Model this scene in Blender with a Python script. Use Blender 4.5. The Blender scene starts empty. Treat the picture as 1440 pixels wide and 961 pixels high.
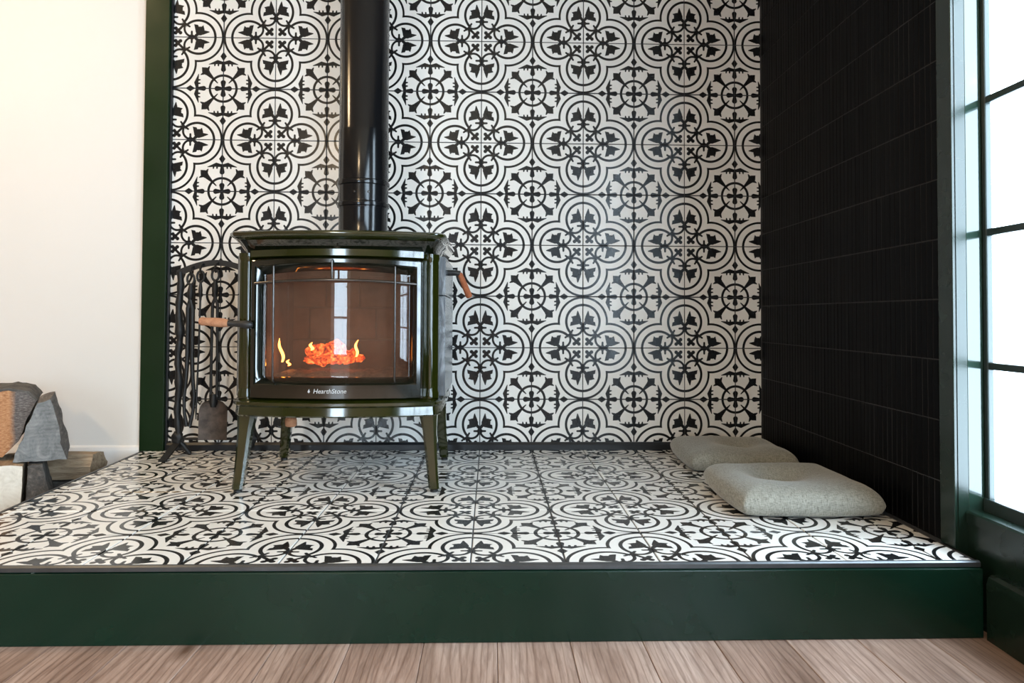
import bpy, bmesh, math, random
from mathutils import Matrix, Vector, noise

random.seed(7)
SC = bpy.context.scene
COL = SC.collection
PI = math.pi

# ------------------------------------------------------------------ camera
FPX, CX, CY = 979.15, 717.18, 422.94          # focal length and principal point, 1440x961 frame
HZ = 0.16                                      # hearth height above the wood floor
cam_d = bpy.data.cameras.new('camera')
cam_d.sensor_fit = 'HORIZONTAL'
cam_d.sensor_width = 36.0
cam_d.lens = FPX / 1440 * 36.0
cam_d.shift_x = (720 - CX) / 1440
cam_d.shift_y = (CY - 480.5) / 1440
cam_d.clip_start = 0.02
cam = bpy.data.objects.new('camera', cam_d)
COL.objects.link(cam)
cam.location = (0.0395, -2.7496, 0.5242 + HZ)
cam.rotation_mode = 'XYZ'
cam.rotation_euler = (PI / 2 + 0.0225, -0.0042, -0.0282)
SC.camera = cam

# ------------------------------------------------------------------ world, exposure
SKY = 18.0
world = bpy.data.worlds.new('overcast_sky')
SC.world = world
world.use_nodes = True
wn = world.node_tree.nodes
wl = world.node_tree.links
wn.clear()
w_out = wn.new('ShaderNodeOutputWorld')
w_bg = wn.new('ShaderNodeBackground')
w_bg.inputs['Color'].default_value = (0.68, 0.845, 1.0, 1)
w_bg.inputs['Strength'].default_value = SKY
wl.new(w_bg.outputs['Background'], w_out.inputs['Surface'])

SC.view_settings.view_transform = 'Standard'
SC.view_settings.look = 'None'
SC.view_settings.exposure = 0.22
SC.view_settings.gamma = 1.0
SC.view_settings.use_curve_mapping = False


def portal(name, loc, rot, sx, sy):
    """sampling portal in a window opening: emits nothing of its own"""
    d = bpy.data.lights.new(name, 'AREA')
    d.shape = 'RECTANGLE'
    d.size, d.size_y = sx, sy
    d.cycles.is_portal = True
    o = bpy.data.objects.new(name, d)
    o.location, o.rotation_euler = loc, rot
    COL.objects.link(o)
    return o


RW_ANG = -math.asin(0.0175)                    # the right wall is not quite square to the back wall
RW_LOC = (1.12, 0, 0)
RWM = Matrix.Translation(RW_LOC) @ Matrix.Rotation(RW_ANG, 4, 'Z')
WIN_Z0, WIN_Z1 = 0.245, 2.125
ROOM_L, ROOM_F, ROOM_H = -4.4, -6.4, 2.5
DOOR_X0, DOOR_X1, DOOR_Z1 = -1.95, -1.00, 2.08

WINS = ((1.190, 1.560, 1), (2.55, 5.35, 8))     # start, end, panes across: narrow side window by the hearth, wide one further on
for _s0, _s1, _n in WINS:
    _c = RWM @ Vector((0.090, -(_s0 + _s1) / 2, (WIN_Z0 + WIN_Z1) / 2))
    portal('window_portal', _c, (0, PI / 2, RW_ANG), WIN_Z1 - WIN_Z0, _s1 - _s0)
portal('door_portal', ((DOOR_X0 + DOOR_X1) / 2, ROOM_F - 0.13, DOOR_Z1 / 2), (PI / 2, 0, 0), DOOR_X1 - DOOR_X0, DOOR_Z1)

# ------------------------------------------------------------------ node helpers


class Ex:
    """small arithmetic on shader sockets, compiled into Math nodes"""
    nt = None

    def __init__(s, v):
        s.v = v

    @staticmethod
    def node(op, *a, clamp=False):
        n = Ex.nt.nodes.new('ShaderNodeMath')
        n.operation = op
        n.use_clamp = clamp
        for i, x in enumerate(a):
            x = x.v if isinstance(x, Ex) else x
            if isinstance(x, (int, float)):
                n.inputs[i].default_value = x
            else:
                Ex.nt.links.new(x, n.inputs[i])
        return Ex(n.outputs[0])

    def __add__(s, o): return Ex.node('ADD', s, o)
    def __radd__(s, o): return Ex.node('ADD', o, s)
    def __sub__(s, o): return Ex.node('SUBTRACT', s, o)
    def __rsub__(s, o): return Ex.node('SUBTRACT', o, s)
    def __mul__(s, o): return Ex.node('MULTIPLY', s, o)
    def __rmul__(s, o): return Ex.node('MULTIPLY', o, s)


def mn(a, b): return Ex.node('MINIMUM', a, b)
def mx(a, b): return Ex.node('MAXIMUM', a, b)
def mad(a, b, c): return Ex.node('MULTIPLY_ADD', a, b, c)
def sqrt(a): return Ex.node('SQRT', a)
def ab(a): return Ex.node('ABSOLUTE', a)


def hyp(dx, dy): return sqrt(mad(dx, dx, dy * dy))
def circ(x, y, cx, cy, r): return hyp(x - cx, y - cy) - r
def ring(x, y, cx, cy, r, h): return ab(circ(x, y, cx, cy, r)) - h


def taper(x, y, a, b, ra, rb):
    px, py = x - a[0], y - a[1]
    bx, by = b[0] - a[0], b[1] - a[1]
    il = 1.0 / (bx * bx + by * by)
    h = Ex.node('MULTIPLY_ADD', px, bx * il, py * (by * il), clamp=True)
    d = hyp(mad(h, -bx, px), mad(h, -by, py))
    return mad(h, -(rb - ra), d) - ra


def poly(x, y, pts):
    """convex polygon: the greatest of its edge distances"""
    area = sum(pts[i][0] * pts[(i + 1) % len(pts)][1] - pts[(i + 1) % len(pts)][0] * pts[i][1] for i in range(len(pts)))
    if area < 0:
        pts = pts[::-1]
    r = None
    for i in range(len(pts)):
        (x0, y0), (x1, y1) = pts[i], pts[(i + 1) % len(pts)]
        nx, ny = (y1 - y0), -(x1 - x0)
        l = math.hypot(nx, ny)
        nx, ny = nx / l, ny / l
        d = mad(x, nx, mad(y, ny, -(nx * x0 + ny * y0)))
        r = d if r is None else mx(r, d)
    return r


def new_mat(name):
    m = bpy.data.materials.new(name)
    m.use_nodes = True
    nt = m.node_tree
    nt.nodes.clear()
    out = nt.nodes.new('ShaderNodeOutputMaterial')
    b = nt.nodes.new('ShaderNodeBsdfPrincipled')
    nt.links.new(b.outputs[0], out.inputs[0])
    return m, nt, b, out


def coords(nt, scale=(1, 1, 1), kind='Object'):
    tc = nt.nodes.new('ShaderNodeTexCoord')
    mp = nt.nodes.new('ShaderNodeMapping')
    mp.inputs['Scale'].default_value = scale
    nt.links.new(tc.outputs[kind], mp.inputs['Vector'])
    return mp.outputs['Vector']


def tex_noise(nt, vec, scale, detail=4, rough=0.6, dist=0.0):
    n = nt.nodes.new('ShaderNodeTexNoise')
    n.inputs['Scale'].default_value = scale
    n.inputs['Detail'].default_value = detail
    n.inputs['Roughness'].default_value = rough
    n.inputs['Distortion'].default_value = dist
    nt.links.new(vec, n.inputs['Vector'])
    return n.outputs['Fac']


def ramp(nt, fac, stops):
    r = nt.nodes.new('ShaderNodeValToRGB')
    while len(r.color_ramp.elements) < len(stops):
        r.color_ramp.elements.new(0.5)
    for e, (p, c) in zip(r.color_ramp.elements, stops):
        e.position = p
        e.color = (c[0], c[1], c[2], 1)
    nt.links.new(fac, r.inputs['Fac'])
    return r.outputs['Color']


def mix(nt, fac, a, b, mode='MIX'):
    m = nt.nodes.new('ShaderNodeMix')
    m.data_type = 'RGBA'
    m.blend_type = mode
    for sock, v in ((m.inputs['Factor'], fac), (m.inputs['A'], a), (m.inputs['B'], b)):
        if isinstance(v, (int, float)):
            sock.default_value = v
        elif isinstance(v, tuple):
            sock.default_value = (v[0], v[1], v[2], 1)
        else:
            nt.links.new(v, sock)
    return m.outputs['Result']


def bump(nt, b, height, strength, distance):
    n = nt.nodes.new('ShaderNodeBump')
    n.inputs['Strength'].default_value = strength
    n.inputs['Distance'].default_value = distance
    nt.links.new(height, n.inputs['Height'])
    nt.links.new(n.outputs[0], b.inputs['Normal'])


def set_in(b, **k):
    for n, v in k.items():
        n = n.replace('_', ' ')
        b.inputs[n].default_value = (v[0], v[1], v[2], 1) if isinstance(v, tuple) else v


def simple(name, col, rough, metal=0.0, coat=0.0, var=0.0, vscale=6.0, bscale=0.0, bstr=0.1, bdist=0.002):
    m, nt, b, _ = new_mat(name)
    set_in(b, Base_Color=col, Roughness=rough, Metallic=metal, Coat_Weight=coat, Coat_Roughness=0.06)
    if var:
        f = tex_noise(nt, coords(nt), vscale, 5)
        lo = tuple(c * (1 - var) for c in col)
        hi = tuple(min(1, c * (1 + var)) for c in col)
        nt.links.new(ramp(nt, f, [(0.3, lo), (0.7, hi)]), b.inputs['Base Color'])
    if bscale:
        bump(nt, b, tex_noise(nt, coords(nt), bscale, 4), bstr, bdist)
    return m


# ------------------------------------------------------------------ materials
def make_tile_print():
    """cement-look tile: clover about corner (0,0), flower about corner (1,1) of the tile's UV square"""
    m, nt, b, _ = new_mat('patterned_tile')
    Ex.nt = nt
    uv = nt.nodes.new('ShaderNodeUVMap')
    uv.uv_map = 'UVMap'
    sp = nt.nodes.new('ShaderNodeSeparateXYZ')
    nt.links.new(uv.outputs[0], sp.inputs[0])
    u, v = Ex(sp.outputs[0]), Ex(sp.outputs[1])
    x, y = mx(u, v), mn(u, v)                      # mirror about the tile's diagonal
    a, c = 1.0 - y, 1.0 - x                        # the same, from the flower's corner (a >= c)
    S = []
    # clover: outer line, inner ring, scroll
    S.append(mx(ring(x, y, .513, 0, .470, .0165), .40 - x))
    S.append(mx(ring(x, y, .513, 0, .325, .0195), .285 - x))
    S.append(mx(ring(x, y, .40, .165, .155, .017), mad(x, .74, y) - .46))
    S.append(circ(x, y, .25, .245, .034))
    S.append(taper(x, y, (.26, .26), (.342, .203), .018, .014))
    S.append(taper(x, y, (.25, .25), (.13, .13), .022, .018))
    S.append(circ(x, y, .12, .12, .044))
    S.append(circ(x, y, .168, .080, .031))
    S.append(circ(x, y, .078, .078, .031))
    S.append(circ(x, y, .385, 0, .050))
    S.append(taper(x, y, (.385, 0), (.385, .105), .018, .015))
    # tulip
    S.append(circ(x, y, .543, .120, .083))
    S.append(poly(x, y, [(.432, .247), (.498, .236), (.54, .15), (.46, .12)]))
    S.append(poly(x, y, [(.53, .17), (.604, .226), (.624, .15), (.57, .11)]))
    S.append(taper(x, y, (.60, .093), (.715, .102), .042, .006))
    S.append(taper(x, y, (.44, .018), (.50, .07), .014, .02))
    # flower: hub ring, cross, spokes with cups
    S.append(ring(a, c, 0, 0, .255, .0195))
    S.append(taper(a, c, (.0, 0), (.115, 0), .018, .047))
    S.append(taper(a, c, (.11, .11), (.20, .20), .006, .020))
    S.append(taper(a, c, (.20, .20), (.30, .30), .020, .046))
    S.append(poly(a, c, [(.25, .25), (.34, .265), (.405, .32), (.408, .408), (.32, .408)]))
    S.append(taper(a, c, (.36, .305), (.428, .268), .032, .006))
    # bud, wings and diamond along the tile's edge
    S.append(taper(a, c, (.375, 0), (.51, 0), .044, .020))
    S.append(taper(a, c, (.495, 0), (.516, .11), .022, .036))
    S.append(taper(a, c, (.516, .11), (.472, .275), .036, .003))
    S.append(taper(a, c, (.51, .095), (.448, .098), .020, .010))
    S.append(taper(a, c, (.50, .16), (.445, .167), .020, .008))
    S.append((ab(a - .63) * (.057 / .085) + c) * .85 - .057 * .85)
    S.append(c - .006)
    d = S[0]
    for s in S[1:]:
        d = mn(d, s)
    fac = Ex.node('MULTIPLY_ADD', d, 160.0, 0.5 - .0042 * 160, clamp=True)
    oi = nt.nodes.new('ShaderNodeObjectInfo')
    glaze = ramp(nt, oi.outputs['Random'], [(0, (.785, .765, .725)), (1, (.835, .815, .775))])
    ink = ramp(nt, tex_noise(nt, coords(nt), 14, 4), [(.3, (.006, .0065, .007)), (.75, (.016, .017, .018))])
    nt.links.new(mix(nt, fac.v, ink, glaze), b.inputs['Base Color'])
    set_in(b, Roughness=0.30, Specular_IOR_Level=0.4)
    r = ramp(nt, tex_noise(nt, coords(nt), 20, 3), [(.3, (.17, .17, .17)), (.7, (.27, .27, .27))])
    nt.links.new(r, b.inputs['Roughness'])
    bump(nt, b, tex_noise(nt, coords(nt), 9, 2), 0.05, 0.004)
    return m


def make_paint(name, col, rough=0.3, specks=False, wood=True):
    m, nt, b, _ = new_mat(name)
    v = coords(nt)
    base = ramp(nt, tex_noise(nt, v, 5, 4), [(.3, tuple(c * .85 for c in col)), (.7, tuple(c * 1.15 for c in col))])
    if specks:
        vo = nt.nodes.new('ShaderNodeTexVoronoi')
        vo.inputs['Scale'].default_value = 1.0
        nt.links.new(coords(nt, (9, 9, 24)), vo.inputs['Vector'])
        f = ramp(nt, vo.outputs['Distance'], [(.025, (1, 1, 1)), (.04, (0, 0, 0))])
        base = mix(nt, f, base, (.25, .30, .27))
    nt.links.new(base, b.inputs['Base Color'])
    rr = ramp(nt, tex_noise(nt, v, 7, 3), [(.3, (rough * .85,) * 3), (.7, (rough * 1.2,) * 3)])
    nt.links.new(rr, b.inputs['Roughness'])
    if wood:
        bump(nt, b, tex_noise(nt, coords(nt, (4, 40, 40)), 3, 4), 0.12, 0.001)
    return m


def make_plank():
    m, nt, b, _ = new_mat('oak_laminate')
    oi = nt.nodes.new('ShaderNodeObjectInfo')
    off = nt.nodes.new('ShaderNodeVectorMath')
    off.operation = 'MULTIPLY_ADD'
    cb = nt.nodes.new('ShaderNodeCombineXYZ')
    for i in range(3):
        nt.links.new(oi.outputs['Random'], cb.inputs[i])
    nt.links.new(cb.outputs[0], off.inputs[0])
    off.inputs[1].default_value = (37, 91, 13)
    nt.links.new(coords(nt, (1, .16, 1)), off.inputs[2])
    v = off.outputs[0]
    warp = tex_noise(nt, v, 7, 3, .5, .6)
    wv = nt.nodes.new('ShaderNodeTexWave')
    wv.wave_type = 'BANDS'
    wv.bands_direction = 'X'
    wv.inputs['Scale'].default_value = 11
    wv.inputs['Distortion'].default_value = 16
    wv.inputs['Detail'].default_value = 5
    wv.inputs['Detail Scale'].default_value = .9
    wv.inputs['Detail Roughness'].default_value = .62
    nt.links.new(v, wv.inputs['Vector'])
    tone = ramp(nt, warp, [(.25, (.25, .165, .125)), (.5, (.44, .315, .255)), (.75, (.58, .45, .385))])
    grain = ramp(nt, wv.outputs['Fac'], [(.0, (.55, .48, .44)), (.45, (1, 1, 1)), (1, (1.0, .98, .96))])
    col = mix(nt, .42, tone, grain, 'MULTIPLY')
    fine = ramp(nt, tex_noise(nt, coords(nt, (60, 3, 10)), 3, 8, .72, .4), [(.32, (.55, .50, .47)), (.58, (1, 1, 1)), (.75, (1.0, 1.0, 1.0))])
    col = mix(nt, .75, col, fine, 'MULTIPLY')
    w2 = nt.nodes.new('ShaderNodeTexWave')
    w2.wave_type = 'BANDS'
    w2.bands_direction = 'X'
    w2.inputs['Scale'].default_value = 19
    w2.inputs['Distortion'].default_value = 13
    w2.inputs['Detail'].default_value = 2.5
    w2.inputs['Detail Scale'].default_value = .55
    nt.links.new(v, w2.inputs['Vector'])
    lines = ramp(nt, w2.outputs['Fac'], [(.0, (.52, .44, .40)), (.16, (.95, .94, .93)), (.5, (1, 1, 1))])
    col = mix(nt, .6, col, lines, 'MULTIPLY')
    kn = nt.nodes.new('ShaderNodeTexVoronoi')
    kn.inputs['Scale'].default_value = 4.2
    sq = nt.nodes.new('ShaderNodeVectorMath')
    sq.operation = 'MULTIPLY'
    sq.inputs[1].default_value = (1, 2.4, 1)
    nt.links.new(v, sq.inputs[0])
    nt.links.new(sq.outputs[0], kn.inputs['Vector'])
    kf = ramp(nt, kn.outputs['Distance'], [(.02, (1, 1, 1)), (.10, (0, 0, 0))])
    col = mix(nt, kf, col, (.13, .075, .05))
    tint = ramp(nt, oi.outputs['Random'], [(0, (.90, .86, .84)), (1, (1, 1, 1))])
    col = mix(nt, 1.0, col, tint, 'MULTIPLY')
    nt.links.new(col, b.inputs['Base Color'])
    set_in(b, Roughness=.38)
    bump(nt, b, wv.outputs['Fac'], 0.06, 0.001)
    return m


def make_soapstone():
    m, nt, b, _ = new_mat('soapstone')
    f = tex_noise(nt, coords(nt, (1, 1, .35)), 22, 8, .7, 1.5)
    nt.links.new(ramp(nt, f, [(.3, (.055, .062, .07)), (.5, (.12, .13, .14)), (.62, (.26, .28, .30)), (.75, (.12, .13, .14))]), b.inputs['Base Color'])
    set_in(b, Roughness=.16)
    bump(nt, b, f, .05, .002)
    return m


def make_linen():
    m, nt, b, _ = new_mat('linen')
    c1 = tex_noise(nt, coords(nt, (240, 30, 30)), 3, 3)
    c2 = tex_noise(nt, coords(nt, (30, 240, 240)), 3, 3)
    w = mix(nt, .5, c1, c2)
    col = ramp(nt, w, [(.36, (.12, .119, .10)), (.5, (.285, .282, .24)), (.62, (.38, .378, .335))])
    nt.links.new(col, b.inputs['Base Color'])
    set_in(b, Roughness=.85, Sheen_Weight=.35, Sheen_Roughness=.4)
    bump(nt, b, w, .35, .0012)
    return m


def make_wood_end(name, c0, c1, c2):
    m, nt, b, _ = new_mat(name)
    wv = nt.nodes.new('ShaderNodeTexWave')
    wv.wave_type = 'RINGS'
    wv.rings_direction = 'Y'
    wv.inputs['Scale'].default_value = 26
    wv.inputs['Distortion'].default_value = 4
    wv.inputs['Detail'].default_value = 4
    nt.links.new(coords(nt), wv.inputs['Vector'])
    n = tex_noise(nt, coords(nt, (1, 1, .8)), 24, 8, .75, .8)
    nt.links.new(mix(nt, .10, ramp(nt, n, [(.3, c0), (.5, c1), (.7, c2)]), ramp(nt, wv.outputs['Fac'], [(0, c0), (1, c2)])), b.inputs['Base Color'])
    set_in(b, Roughness=.85)
    bump(nt, b, n, .5, .006)
    return m


def make_wood_split(name, c0, c1, c2):
    m, nt, b, _ = new_mat(name)
    n = tex_noise(nt, coords(nt, (14, 1.6, 14)), 5, 7, .7, .5)
    nt.links.new(ramp(nt, n, [(.28, c0), (.5, c1), (.72, c2)]), b.inputs['Base Color'])
    set_in(b, Roughness=.85)
    bump(nt, b, n, .7, .010)
    return m


def make_glass(name, tint=(1, 1, 1), refl=1.0, soot_haze=None):
    m = bpy.data.materials.new(name)
    m.use_nodes = True
    nt = m.node_tree
    nt.nodes.clear()
    out = nt.nodes.new('ShaderNodeOutputMaterial')
    tr = nt.nodes.new('ShaderNodeBsdfTransparent')
    tr.inputs[0].default_value = (*tint, 1)
    body = tr.outputs[0]
    if soot_haze:
        df = nt.nodes.new('ShaderNodeBsdfDiffuse')
        df.inputs[0].default_value = (*soot_haze, 1)
        ms = nt.nodes.new('ShaderNodeMixShader')
        f = ramp(nt, tex_noise(nt, coords(nt), 9, 4), [(.3, (.14,) * 3), (.7, (.26,) * 3)])
        nt.links.new(f, ms.inputs[0])
        nt.links.new(tr.outputs[0], ms.inputs[1])
        nt.links.new(df.outputs[0], ms.inputs[2])
        body = ms.outputs[0]
    gl = nt.nodes.new('ShaderNodeBsdfGlossy')
    gl.inputs['Roughness'].default_value = 0.015
    fr = nt.nodes.new('ShaderNodeFresnel')
    fr.inputs[0].default_value = 1.5
    mu = nt.nodes.new('ShaderNodeMath')
    mu.operation = 'MULTIPLY'
    mu.inputs[1].default_value = refl
    ge = nt.nodes.new('ShaderNodeNewGeometry')
    fb_ = nt.nodes.new('ShaderNodeMath')          # reflect at the outer faces only
    fb_.operation = 'SUBTRACT'
    fb_.inputs[0].default_value = 1.0
    nt.links.new(ge.outputs['Backfacing'], fb_.inputs[1])
    mf = nt.nodes.new('ShaderNodeMath')
    mf.operation = 'MULTIPLY'
    nt.links.new(fr.outputs[0], mf.inputs[0])
    nt.links.new(fb_.outputs[0], mf.inputs[1])
    nt.links.new(mf.outputs[0], mu.inputs[0])
    mi = nt.nodes.new('ShaderNodeMixShader')
    nt.links.new(mu.outputs[0], mi.inputs[0])
    nt.links.new(body, mi.inputs[1])
    nt.links.new(gl.outputs[0], mi.inputs[2])
    nt.links.new(mi.outputs[0], out.inputs[0])
    return m


def make_ember():
    m, nt, b, _ = new_mat('glowing_ember')
    n = tex_noise(nt, coords(nt), 48, 8, .7, 1.2)
    set_in(b, Base_Color=(.03, .02, .015), Roughness=.9)
    col = ramp(nt, n, [(.36, (.4, .01, .0)), (.47, (1, .07, .01)), (.56, (1, .2, .03)), (.72, (1, .55, .2))])
    st = ramp(nt, n, [(.32, (.03,) * 3), (.47, (.4,) * 3), (.64, (1,) * 3)])
    mu = nt.nodes.new('ShaderNodeMath')
    mu.operation = 'MULTIPLY'
    mu.inputs[1].default_value = 3.6
    nt.links.new(st, mu.inputs[0])
    nt.links.new(col, b.inputs['Emission Color'])
    nt.links.new(mu.outputs[0], b.inputs['Emission Strength'])
    return m


def make_emit(name, col, strength):
    m, nt, b, _ = new_mat(name)
    set_in(b, Base_Color=(.02, .02, .02), Emission_Color=col, Emission_Strength=strength)
    return m


M = {}
M['tile'] = make_tile_print()
M['grout'] = simple('dark_grout', (.022, .022, .024), .8, var=.3, vscale=40)
M['floor_grout'] = simple('grey_grout', (.055, .055, .06), .45, var=.3, vscale=30)
M['white'] = simple('white_wall_paint', (.75, .725, .685), .6, var=.015, vscale=2, bscale=120, bstr=.04, bdist=.001)
M['white_trim'] = simple('white_trim_paint', (.80, .79, .77), .4, var=.02)
M['ceiling'] = simple('ceiling_paint', (.50, .38, .255), .8, var=.05)
M['tan_wall'] = simple('tan_wall_paint', (.24, .165, .11), .7, var=.06, vscale=3, bscale=80, bstr=.04, bdist=.001)
M['green'] = make_paint('dark_green_paint', (.0055, .015, .0095), .26)
M['green_wall'] = make_paint('green_post_paint', (.0045, .0185, .0032), .42)
M['green_wall'].node_tree.nodes['Principled BSDF'].inputs['Specular IOR Level'].default_value = .25
M['fascia'] = make_paint('green_board_paint', (.0028, .0165, .0095), .22, specks=True)
M['fascia'].node_tree.nodes['Principled BSDF'].inputs['Specular IOR Level'].default_value = .35
M['jamb'] = simple('glossy_green_jamb_paint', (.010, .024, .017), .13, coat=.5)
M['sash'] = make_paint('green_sash_paint', (.018, .030, .028), .35)
M['black_trim'] = simple('black_trim', (.010, .011, .013), .35, var=.2)
M['steel_trim'] = simple('grey_edge_metal', (.10, .105, .11), .35, metal=.8, var=.15, vscale=20)
M['kit'] = simple('black_glaze', (.0014, .0015, .0019), .42, var=.25, vscale=12)
M['kit'].node_tree.nodes['Principled BSDF'].inputs['Specular IOR Level'].default_value = .05
M['kit_grout'] = simple('charcoal_grout', (.034, .034, .035), .9, var=.2, vscale=30)
M['plank'] = make_plank()
M['underlay'] = simple('underlay', (.05, .04, .035), .9, var=.2)
M['enamel'] = simple('olive_enamel', (.0125, .0155, .0016), .10, coat=1.0, var=.15, vscale=8, bscale=18, bstr=.03, bdist=.003)
M['enamel_shaded'] = simple('olive_enamel_shaded', (.0030, .0042, .0018), .12, coat=1.0, var=.2, vscale=8, bscale=16, bstr=.03, bdist=.003)  # same olive enamel made near-black: shade painted into cornice and door
M['cast'] = simple('black_cast_iron', (.010, .010, .010), .45, var=.3, vscale=30, bscale=90, bstr=.1, bdist=.001)
M['pipe'] = simple('black_stove_pipe', (.006, .006, .0065), .16, var=.2, vscale=4, bscale=4, bstr=.03, bdist=.004)
M['pipe'].node_tree.nodes['Principled BSDF'].inputs['Specular IOR Level'].default_value = .38
M['bar'] = simple('dark_polished_bar', (.10, .095, .09), .22, metal=.9, var=.15)
M['silver'] = simple('silver_lettering', (.42, .42, .41), .3, metal=.8, var=.1)
M['handle_wood'] = make_wood_split('turned_wood', (.30, .12, .055), (.42, .19, .095), (.50, .25, .13))
M['handle_red'] = make_wood_split('turned_red_wood', (.20, .055, .02), (.30, .085, .03), (.36, .12, .05))
M['soapstone'] = make_soapstone()
M['liner'] = simple('fire_brick', (.16, .105, .075), .9, var=.35, vscale=10, bscale=25, bstr=.4, bdist=.004)
M['ash'] = simple('ash', (.24, .18, .14), .95, var=.5, vscale=60, bscale=90, bstr=.6, bdist=.006)
M['stove_glass'] = make_glass('sooty_haze_glass', (.86, .76, .68), 1.3, (.19, .115, .08))  # soot film whose diffuse brown also paints in the reflected haze
M['pane'] = make_glass('window_glass', (.97, .98, .98), 1.0)
M['ember'] = make_ember()
M['flame'] = make_emit('flame_glow', (1, .36, .06), 22)
M['linen'] = make_linen()
M['iron'] = simple('wrought_iron', (.004, .004, .004), .55, var=.3, vscale=30, bscale=60, bstr=.2, bdist=.001)
M['worn_steel'] = simple('worn_shovel_steel', (.075, .058, .048), .5, metal=.5, var=.6, vscale=28, bscale=40, bstr=.1)
M['bark'] = simple('bark', (.085, .075, .065), .95, var=.6, vscale=26, bscale=45, bstr=1.0, bdist=.012)
M['end_orange'] = make_wood_end('fresh_end_grain', (.22, .10, .045), (.38, .19, .09), (.52, .30, .16))
M['end_grey'] = make_wood_end('weathered_end_grain', (.07, .072, .072), (.17, .17, .165), (.30, .29, .27))
M['end_pale'] = make_wood_end('pale_end_grain', (.52, .45, .36), (.66, .59, .49), (.74, .68, .58))
m_, nt_, b_, _o = new_mat('stained_end_grain')
sx_ = nt_.nodes.new('ShaderNodeSeparateXYZ')
nt_.links.new(coords(nt_), sx_.inputs[0])
n_ = tex_noise(nt_, coords(nt_, (30, 30, 90)), 3, 6, .7)
Ex.nt = nt_
k_ = Ex.node('MULTIPLY_ADD', Ex(sx_.outputs[0]), 60.0, Ex(tex_noise(nt_, coords(nt_), 18, 4)) * 1.2 - 1.1, clamp=True)
nt_.links.new(mix(nt_, k_.v, ramp(nt_, n_, [(.3, (.24, .09, .035)), (.5, (.42, .19, .08)), (.7, (.58, .33, .17))]), ramp(nt_, n_, [(.3, (.045, .038, .034)), (.5, (.12, .10, .09)), (.7, (.26, .235, .215))])), b_.inputs['Base Color'])
set_in(b_, Roughness=.85)
bump(nt_, b_, n_, .5, .006)
M['end_two_tone'] = m_
M['split_grey'] = make_wood_split('weathered_split', (.05, .045, .042), (.14, .125, .115), (.30, .27, .24))
M['split_tan'] = make_wood_split('tan_split', (.16, .10, .06), (.34, .24, .15), (.48, .37, .25))
M['split_dark'] = make_wood_split('dark_split', (.03, .027, .024), (.09, .075, .062), (.20, .16, .13))
M['lamp_glass'] = make_emit('lamp_glass', (1, .72, .42), 14)
M['brass'] = simple('brushed_brass', (.45, .33, .16), .35, metal=1.0, var=.1)

# ------------------------------------------------------------------ mesh helpers


class MB:
    def __init__(s):
        s.v, s.f, s.m = [], [], []

    def add(s, verts, faces, mat=0):
        o = len(s.v)
        s.v += [tuple(p) for p in verts]
        s.f += [[i + o for i in f] for f in faces]
        s.m += [mat] * len(faces)

    def box(s, x0, x1, y0, y1, z0, z1, mat=0):
        s.add([(x, y, z) for z in (z0, z1) for y in (y0, y1) for x in (x0, x1)],
              [(0, 2, 3, 1), (4, 5, 7, 6), (0, 1, 5, 4), (1, 3, 7, 5), (3, 2, 6, 7), (2, 0, 4, 6)], mat)

    def loft(s, loops, cap=True, mat=0, closed=False):
        """loops: lists of equal length, each a closed ring of points"""
        n = len(loops[0])
        vs = [p for l in loops for p in l]
        fs = []
        k = len(loops)
        for a in range(k if closed else k - 1):
            b = (a + 1) % k
            for i in range(n):
                j = (i + 1) % n
                fs.append((a * n + i, a * n + j, b * n + j, b * n + i))
        if cap and not closed:
            fs.append(tuple(range(n))[::-1])
            fs.append(tuple((k - 1) * n + i for i in range(n)))
        s.add(vs, fs, mat)

    def tube(s, pts, r, n=10, mat=0, flat=None):
        """round bar along a path; r number or list; flat=(w,h,up) gives a flat bar"""
        pts = [Vector(p) for p in pts]
        rs = r if isinstance(r, (list, tuple)) else [r] * len(pts)
        loops = []
        ref = None
        for i, p in enumerate(pts):
            t = (pts[min(i + 1, len(pts) - 1)] - pts[max(i - 1, 0)]).normalized()
            if ref is None:
                ref = Vector((0, 0, 1)) if abs(t.z) < .9 else Vector((1, 0, 0))
                if flat:
                    ref = Vector(flat[2])
            a = t.cross(ref).normalized()
            b = a.cross(t).normalized()
            if not flat:
                ref = b
            if flat:
                w, h = flat[0] / 2, flat[1] / 2
                loops.append([p + a * w + b * h, p - a * w + b * h, p - a * w - b * h, p + a * w - b * h])
            else:
                loops.append([p + (a * math.cos(2 * PI * k / n) + b * math.sin(2 * PI * k / n)) * rs[i] for k in range(n)])
        s.loft(loops, True, mat)

    def lathe(s, prof, c=(0, 0, 0), n=32, mat=0, axis='Z'):
        loops = []
        for r, h in prof:
            l = []
            for k in range(n):
                a = 2 * PI * k / n
                p = (r * math.cos(a), r * math.sin(a), h)
                if axis == 'X':
                    p = (h, p[0], p[1])
                elif axis == 'Y':
                    p = (p[1], h, p[0])
                l.append((c[0] + p[0], c[1] + p[1], c[2] + p[2]))
            loops.append(l)
        s.loft(loops, True, mat)

    def mesh(s, name, mats, smooth=None):
        me = bpy.data.meshes.new(name)
        me.from_pydata(s.v, [], s.f)
        for m in mats:
            me.materials.append(m)
        if len(mats) > 1:
            me.polygons.foreach_set('material_index', s.m)
        bm = bmesh.new()
        bm.from_mesh(me)
        bmesh.ops.recalc_face_normals(bm, faces=bm.faces)
        bm.to_mesh(me)
        bm.free()
        if smooth:
            me.polygons.foreach_set('use_smooth', [True] * len(me.polygons))
            me.set_sharp_from_angle(angle=math.radians(smooth))
        me.update()
        return me


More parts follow.
